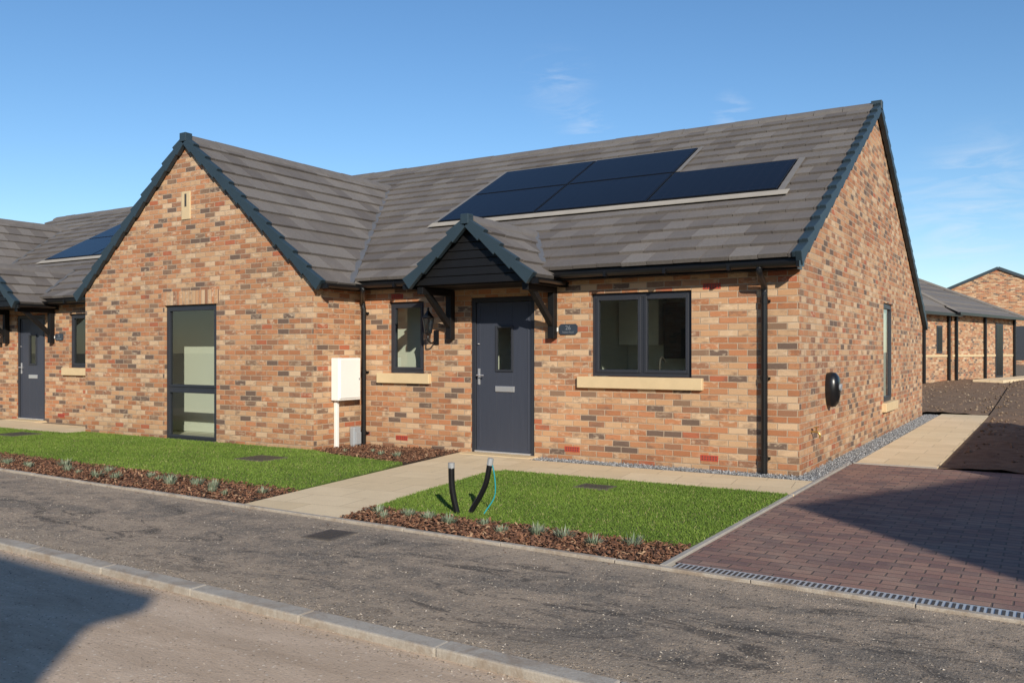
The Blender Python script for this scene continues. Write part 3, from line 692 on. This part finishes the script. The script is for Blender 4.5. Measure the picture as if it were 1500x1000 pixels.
for pl,dn in ((bedL,1500),(bedR,2600),(bedC,1600)):
    o=sheet("flower_bed",pl,0.008,MULCHB)
    chips("bark_mulch",pl,dn,0.008,0.024,0.012,CHIP,0.5,o,0.03)
chips("bark_scatter",[(-12,ye(-12)-.3),(0.3,ye(0)-.22),(0.3,ye(.3)-.05),(-12,ye(-12)-.05)],22,0.004,0.012,0.006,CHIP,0.3,None,0.002)
sheet("soil_strip",[(-14.4,ye(-14.4)),(-15.2,ye(-15)),(-45,ye(-45)),(-45,-3.6),(-15.9,-3.7)],0.006,MULCHB)
gvl=empty("gravel_margin")
for pl in ([(-3.3,-.295),(0.2,-.295),(0.2,0),(-3.3,0)],[(0.0,0.0),(0.2,0.0),(0.29,1.56),(0.29,11.2),(0,11.2)]):
    o=sheet("gravel_bed",pl,0.010,plain("gravel_base",(0.18,0.19,0.2),0.9,0.3,60)); o.parent=gvl
    chips("gravel_stones",pl,5000 if pl[0][1]<0 else 3500,0.006,0.013,0.012,GRAV,0.5,gvl,0.02)
chips("loose_grit",[(-12,yk(-12)+.01),(5,yk(5)+.01),(5,ye(5)-.06),(-12,ye(-12)-.06)],420,0.002,0.008,0.005,PEB,0.3,None,0.002)
chips("loose_grit",[(-6,-9.5),(3,-9.5),(3,yk(3)-.14),(-6,yk(-6)-.14)],180,0.002,0.007,RZ+.001,PEB,0.3,None,0.002)
chips("loose_grit",[(-6,yk(-6)-.24),(3,yk(3)-.24),(3,yk(3)-.13),(-6,yk(-6)-.13)],1400,0.002,0.008,RZ+.001,PEB,0.3,None,0.003)
chips("loose_grit",[(-10,yk(-10)+.003),(4,yk(4)+.003),(4,yk(4)+.09),(-10,yk(-10)+.09)],2000,0.002,0.008,0.005,PEB,0.3,None,0.003)
def soilgrid(x0,x1,nxg,y0,y1,nyg,edge):
    SV=[];SF=[]
    for j in range(nyg):
        for i in range(nxg):
            x=x0+(x1-x0)*i/(nxg-1); y=y0+(y1-y0)*j/(nyg-1)
            e=min(1,abs(x-edge)/0.4)
            z=gz(y)+0.010+e*(0.025*abs(math.sin(x*2.1+math.sin(y*1.3)*2)*math.sin(y*1.7+x))+random.uniform(0,0.03))
            SV.append((x,y,z))
    for j in range(nyg-1):
        for i in range(nxg-1): SF.append((j*nxg+i,j*nxg+i+1,(j+1)*nxg+i+1,(j+1)*nxg+i))
    m=MB(); m.add(SV,SF); m.obj("bare_soil",SOIL,None,0,True)
soilgrid(1.23,26,150,1.62,27,190,1.23)
soilgrid(-12,1.2,90,11.6,27,110,1.2)
CLOD=rnd_mat("soil_clods",[(0,(0.11,0.068,0.04)),(0.7,(0.22,0.145,0.092)),(1,(0.33,0.25,0.17))])
def clods(poly,dens):
    p=sample(poly,dens)
    m=MB()
    for x,y in p:
        s=random.uniform(.012,.045); z=gz(y)+.03
        vs=[(x+s*random.uniform(.6,1.2)*a,y+s*random.uniform(.6,1.2)*b,z+s*c*random.uniform(.5,1)) for a,b,c in ((1,0,0),(0,1,0),(-1,0,0),(0,-1,0),(0,0,1),(0,0,-1))]
        m.add(vs,[(0,1,4),(1,2,4),(2,3,4),(3,0,4),(1,0,5),(2,1,5),(3,2,5),(0,3,5)],random.random())
    m.obj("soil_clods",CLOD)
clods([(1.35,2),(6,2),(9,26),(-6,26),(-6,12.0),(1.35,12)],20)

def cover(x,y,w,h,z,rot=0.0):
    e=empty("manhole_cover"); M=Matrix.Translation((x,y,0))@Matrix.Rotation(rot,4,'Z')
    m=MB(M); m.box(-w/2,w/2,-h/2,h/2,z-.02,z+0.004); m.obj("cover_frame",plain("cover_frame_m",(0.12,0.10,0.08),0.7,0.3,20),e)
    m=MB(M); m.box(-w/2+.03,w/2-.03,-h/2+.03,h/2-.03,z,z+0.007)
    for i in range(7):
        for j in range(5): m.box(-w/2+.05+i*(w-.12)/6.5,-w/2+.075+i*(w-.12)/6.5,-h/2+.05+j*(h-.12)/4.5,-h/2+.062+j*(h-.12)/4.5,z+.007,z+.010)
    m.obj("cover_plate",IRON,e)
cover(-6.25,-2.07,0.5,0.45,0.036); cover(-1.55,-1.95,0.36,0.26,0.036); cover(-12.2,-1.9,0.6,0.5,0.036)
cover(-2.3,-4.98,0.28,0.34,0.004,0.05)

dd=empty("cable_ducts"); m=MB()
R_=Vector((0.8508,0.5255,0))
c0=Vector((-1.90,-3.80,0))
def q_(r,z,f=0.0): return c0+R_*r+Vector((-0.5255,0.8508,0))*f+Vector((0,0,z))
m.tube([q_(-.02,-.05),q_(-.055,.08),q_(-.085,.25),q_(-.09,.42)],0.027,12)
m.tube([q_(.05,-.05),q_(.09,.06),q_(.16,.18,-.03),q_(.21,.30,-.05),q_(.24,.46,-.06)],0.024,12)
m.obj("ducts",BLACKP,dd,0,True)
m=MB(); m.tube([q_(-.09,.41),q_(-.09,.455)],0.029,12,False); m.tube([q_(.238,.44,-.06),q_(.248,.50,-.06)],0.026,12,False)
m.obj("duct_caps",plain("duct_tape",(0.42,0.43,0.44),0.35,0.25,30,metal=0.3),dd)
m=MB(); m.tube([q_(.25,.49,-.06),q_(.28,.34,-.06),q_(.28,.18,-.05),q_(.21,.06,-.05),q_(.15,-.02,-.05)],0.006,8); m.obj("water_pipe",TEAL,dd,0,True)

def tufts(name,pts,parent=None):
    V=[];R=[]
    for (x,y) in pts:
        s=random.uniform(0.6,1.15); k=int(90*s)
        for i in range(k):
            t=random.random()*6.28; r=random.random()**.5*0.045*s; el=random.uniform(.5,1.45); L=random.uniform(.04,.10)*s; w=0.0035
            b=np.array((x+r*math.cos(t),y+r*math.sin(t),0.02)); d=np.array((math.cos(t)*math.cos(el),math.sin(t)*math.cos(el),math.sin(el)))*L
            sd=np.array((-math.sin(t+.5*random.random()),math.cos(t),0))*w
            V+= [b-sd,b+sd,b+d*.6+sd,b+d,b+d*.6-sd]; R.append(random.random())
    V=np.array(V); n=len(R); return npmesh(name,V,np.arange(5*n).reshape(n,5),np.array(R),LEAF,parent)
tufts("lavender_plants",[(x+random.uniform(-.03,.03),ye(x)+random.uniform(.25,.42)) for x in np.arange(-2.5,0.1,0.26)])
tufts("lavender_plants",[(x+random.uniform(-.05,.05),ye(x)+random.choice([.28,.5])+random.uniform(-.06,.06)) for x in np.arange(-14,-4,0.24)])
tufts("lavender_plants",[(-2.2,ye(-2)+.4),(-2.35,-4.3)]+[(-5.9+.32*i,-1.0+random.uniform(-.1,.4)) for i in range(4)])

# ------------------------------------------------------------------ background bungalows
def hipbox(name_par,xf,s0,s1,w,ze,zr,hy,base=-0.5):
    m=MB(xf); m.box(-w,0,s0,s1,base,ze); m.obj("walls",BRICK,name_par)
    o=0.3; t=MB(xf)
    n=9
    for i in range(n):
        a=i/n;b=(i+1)/n
        z0=ze-0.05+(zr-ze+.05)*a; z1=ze-.05+(zr-ze+.05)*b
        e0=s1+o-(hy+o)*a; e1=s1+o-(hy+o)*b
        for side in (0,1):
            f=lambda k:( (o-(w/2+o)*k) if side==0 else (-w-o+(w/2+o)*k))
            t.quad((f(a),s0-o,z0+.03),(f(a),e0,z0+.03),(f(b),e1,z1),(f(b),s0-o,z1)); t.quad((f(a),s0-o,z0),(f(a),e0,z0),(f(a),e0,z0+.03),(f(a),s0-o,z0+.03))
        t.quad((o-(w/2+o)*a,e0,z0),(-w-o+(w/2+o)*a,e0,z0),(-w-o+(w/2+o)*b,e1,z1),(o-(w/2+o)*b,e1,z1))
    t.obj("roof",TILE,name_par)
    r=MB(xf); r.tube([(o-.02,s1+o-.02,ze-.02),(-w/2,s1-hy,zr+.02)],0.09,6,False); r.tube([(-w/2,s1-hy,zr+.02),(-w/2,s0-o,zr+.02)],0.09,6,False); r.obj("hip_tiles",RIDGE,name_par)
    g=MB(xf); g.box(0.27,0.38,s0-o,s1+o,ze-.12,ze-0.02); g.box(0.0,0.27,s0,s1,ze-.10,ze-.08)
    return g
ang=math.atan2(0.973,0.23)-math.pi/2
def glazed(xf,par,a0,a1,z0,z1):
    g=MB(xf); g.box(0.0,0.03,a0,a1,z0,z1); g.obj("window_frame",FRAME,par)
    g=MB(xf); g.box(0.03,0.035,a0+.07,a1-.07,z0+.07,z1-.07); g.obj("window_pane",SOLAR,par)
bgA=empty("brick_house")
XA=Matrix.Translation((-0.56,24.7,0))@Matrix.Rotation(ang,4,'Z')
g=hipbox(bgA,XA,-0.2,7.2,6.5,2.80,4.75,6.0)
for s in (0.05,3.2,6.9): g.tube([(0.06,s,0.3),(0.06,s,2.7)],0.06,8,False)
g.obj("gutter_and_pipes",BLACKP,bgA)
g=MB(XA); g.box(0.0,0.02,-0.2,7.2,1.22,1.30); g.obj("stone_band",STONE,bgA)
glazed(XA,bgA,4.6,5.5,0.4,2.5)
bgB=empty("brick_house")
XB=Matrix.Translation((-1.15,22.6,0))@Matrix.Rotation(ang,4,'Z')
g=hipbox(bgB,XB,-3.2,1.9,6.0,2.75,5.1,3.0)
for s in (-0.6,1.75): g.tube([(0.06,s,0.3),(0.06,s,2.65)],0.06,8,False)
g.obj("gutter_and_pipes",BLACKP,bgB)
glazed(XB,bgB,.7,1.2,1.35,2.3)
g=MB(XB); g.box(0.0,0.02,-3.2,1.9,1.22,1.30); g.obj("stone_band",STONE,bgB)
sheet("garden_path",[(0.1,23.6),(1.0,23.4),(2.7,31.5),(1.9,31.8)],gz(25)+.10,PATH,0.4)
F_=Vector((-0.5255,0.8508,0))
def gablehouse(xf,w,d,ze,zr,base=-.3):
    e=empty("brick_house"); m=MB(xf)
    m.add([(-w/2,0,base),(w/2,0,base),(w/2,0,ze),(0,0,zr),(-w/2,0,ze),(-w/2,d,base),(w/2,d,base),(w/2,d,ze),(0,d,zr),(-w/2,d,ze)],[(0,1,2,3,4),(5,9,8,7,6),(1,6,7,2),(0,4,9,5)]); m.obj("walls",BRICK,e)
    t=MB(xf); p=(zr-ze)/(w/2); L=(w/2+.25)*math.sqrt(1+p*p)
    tiles(t,(w/2+.25,-.08,ze-.25*p+.02),(0,1,0),(-1,0,p),d+.16,L,0.345,0.6); tiles(t,(-w/2-.25,-.08,ze-.25*p+.02),(0,1,0),(1,0,p),d+.16,L,0.345,0.6); t.obj("roof_tiles",TILE,e)
    t=MB(xf)
    for sg in (1,-1):
        t.beam((sg*(w/2+.25),-.08,ze-.25*p),(0,-.08,zr+.03),0.06,0.16); t.beam((sg*(w/2+.25),d+.08,ze-.25*p),(0,d+.08,zr+.03),0.06,0.16)
    t.obj("verge",VERGE,e)
    return e
pc=Vector((2.381,-9.919,0))+(F_+R_*((1462-750)/1280))*52
XC=Matrix.Translation((pc.x,pc.y,0))@Matrix.Rotation(math.radians(5),4,'Z')
e=gablehouse(XC,9.5,10,4.3,6.35)
g=MB(XC); g.box(0.9,3.4,-0.03,0,0.9,2.9); g.box(-3.3,-2.2,-.03,0,1.5,2.6); g.obj("windows",FRAME,e)

# ------------------------------------------------------------------ unseen houses across the road and a fence, added to cast shadows
EL=math.radians(24); TE=math.tan(EL); SX,SY=0.69,-0.72
ze=6.0; dist=ze/TE
cx,cy=0.45+SX*dist,-1.95+SY*dist; w=8.0
M=Matrix(((-0.72,0.69,0,cx+0.72*w/2),(-0.69,-0.72,0,cy+0.69*w/2),(0,0,1,-0.04),(0,0,0,1)))
e=gablehouse(M,w-.5,7.5,ze+.02,ze+0.64)  # out-of-view house, turned along the sun and low-roofed to shade the driveway
g=MB(M)
for (a,b,c,dd_) in ((-2.6,-1.2,0.9,2.1),(1.2,2.6,0.9,2.1),(-0.5,0.5,0,2.1),(-2.6,-1.2,3.5,4.7),(1.2,2.6,3.5,4.7)): g.box(a,b,-.03,0,c,dd_)
g.obj("door_and_windows",FRAME,e)
hh=4.6; dist=(hh+.14)/TE; cx2,cy2=-2.18+SX*dist,-6.56+SY*dist
M=Matrix.Translation((cx2,cy2,-0.04))@Matrix.Rotation(math.radians(-2.06),4,'Z')
e=empty("brick_house"); m=MB(M); m.box(-26,-0.08,-7.5,-0.25,-.3,hh-.05); m.obj("walls",BRICK,e)  # out-of-view row, added and given a shallow roof to shade the road
m=MB(M); zr=hh+0.1+3.9*0.30
m.add([(-26.1,0,hh+.1),(0,0,hh+.1),(0,-3.9,zr),(-26.1,-3.9,zr),(-26.1,-7.8,hh+.1),(0,-7.8,hh+.1),(0,0,hh-.05),(-26.1,0,hh-.05),(-26.1,-7.8,hh-.05),(0,-7.8,hh-.05)],[(0,1,2,3),(3,2,5,4),(0,1,6,7),(1,2,5,9,6),(0,3,4,8,7),(6,7,8,9)])
m.obj("roof",TILE,e)
m=MB(M)
for i in range(6): m.box(-3.5-4.2*i,-2.2-4.2*i,-.25,-.21,0.9,2.1)
m.obj("windows",FRAME,e)
fe=empty("shadow_fence"); m=MB()  # unseen fence, added so its shadow covers the soil beside the side path
fh=1.8; fx=1.24+SX*fh/TE; fy0=1.75+SY*fh/TE; fy1=6.6
y=fy0
while y<fy1:
    m.box(fx-.01,fx+.01,y,y+.098,0.03,fh+random.uniform(-.004,.004)); y+=0.1
y=fy0
while y<=fy1: m.box(fx+.01,fx+.11,y,y+.1,-.2,fh+.05); y+=1.8
for z in (0.3,0.95,1.55): m.box(fx+.01,fx+.05,fy0+.1,fy1,z,z+.08)
m.obj("fence_boards",FENCEM,fe)

# ------------------------------------------------------------------ camera, light, world
cam=bpy.data.cameras.new("camera"); co=bpy.data.objects.new("camera",cam); scene.collection.objects.link(co)
cam.sensor_width=36; cam.lens=1280/1500*36; cam.shift_y=0.010; cam.clip_end=3000
co.location=(2.381,-9.919,1.4); co.rotation_euler=(math.pi/2,0,math.radians(31.7)); scene.camera=co
sun=bpy.data.lights.new("sun",'SUN'); sun.energy=5.0; sun.angle=math.radians(0.53); sun.color=(1.0,0.92,0.78)
so_=bpy.data.objects.new("sun",sun); scene.collection.objects.link(so_)
to=Vector((SX*math.cos(EL),SY*math.cos(EL),math.sin(EL)))
so_.rotation_euler=to.to_track_quat('Z','Y').to_euler()
W=bpy.data.worlds.new("World"); scene.world=W; W.use_nodes=True; t=W.node_tree; bg=t.nodes["Background"]
sk=t.nodes.new("ShaderNodeTexSky"); sk.sky_type='NISHITA'; sk.sun_disc=False; sk.sun_elevation=EL; sk.sun_rotation=math.atan2(SX,SY)
sk.air_density=1.0; sk.dust_density=0.15; sk.ozone_density=3.5
hs=t.nodes.new("ShaderNodeHueSaturation"); hs.inputs["Saturation"].default_value=1.12; t.links.new(sk.outputs[0],hs.inputs["Color"])
tc=t.nodes.new("ShaderNodeTexCoord")
def mth(op,a,b=None):
    n=t.nodes.new("ShaderNodeMath"); n.operation=op
    for i,v in enumerate((a,b)):
        if v is None: continue
        if isinstance(v,(int,float)): n.inputs[i].default_value=v
        else: t.links.new(v,n.inputs[i])
    return n.outputs[0]
nz=t.nodes.new("ShaderNodeTexNoise"); mp=t.nodes.new("ShaderNodeMapping"); mp.inputs["Scale"].default_value=(3,3,14); mp.inputs["Rotation"].default_value=(0.35,0.2,0)
t.links.new(tc.outputs["Generated"],mp.inputs[0]); t.links.new(mp.outputs[0],nz.inputs[0]); nz.inputs["Scale"].default_value=3.0; nz.inputs["Detail"].default_value=8; nz.inputs["Roughness"].default_value=0.62; nz.inputs["Distortion"].default_value=0.8
wis=t.nodes.new("ShaderNodeMapRange"); wis.inputs[1].default_value=0.46; wis.inputs[2].default_value=0.75; t.links.new(nz.outputs[0],wis.inputs[0])
acc=None
for px,py,r,k in ((815,125,0.055,.35),(862,190,0.04,.45),(1072,165,0.028,.6),(1440,290,0.09,.55),(1420,385,0.07,.4),(1300,330,0.08,.2)):
    d=(F_+R_*((px-750)/1280)+Vector((0,0,(515-py)/1280))).normalized()
    n=t.nodes.new("ShaderNodeVectorMath"); n.operation='DISTANCE'; t.links.new(tc.outputs["Generated"],n.inputs[0]); n.inputs[1].default_value=d
    mr=t.nodes.new("ShaderNodeMapRange"); mr.interpolation_type='SMOOTHSTEP'; mr.inputs[1].default_value=r; mr.inputs[2].default_value=0; mr.inputs[3].default_value=0; mr.inputs[4].default_value=k
    t.links.new(n.outputs["Value"],mr.inputs[0]); acc=mr.outputs[0] if acc is None else mth('ADD',acc,mr.outputs[0])
fac=mth('MULTIPLY',acc,wis.outputs[0])
mx=t.nodes.new("ShaderNodeMix"); mx.data_type='RGBA'; t.links.new(fac,mx.inputs[0]); t.links.new(hs.outputs[0],mx.inputs[6]); mx.inputs[7].default_value=(6,6.3,6.8,1)
t.links.new(mx.outputs[2],bg.inputs[0]); bg.inputs[1].default_value=0.14
scene.view_settings.view_transform='Standard'; scene.view_settings.look='None'; scene.view_settings.exposure=0
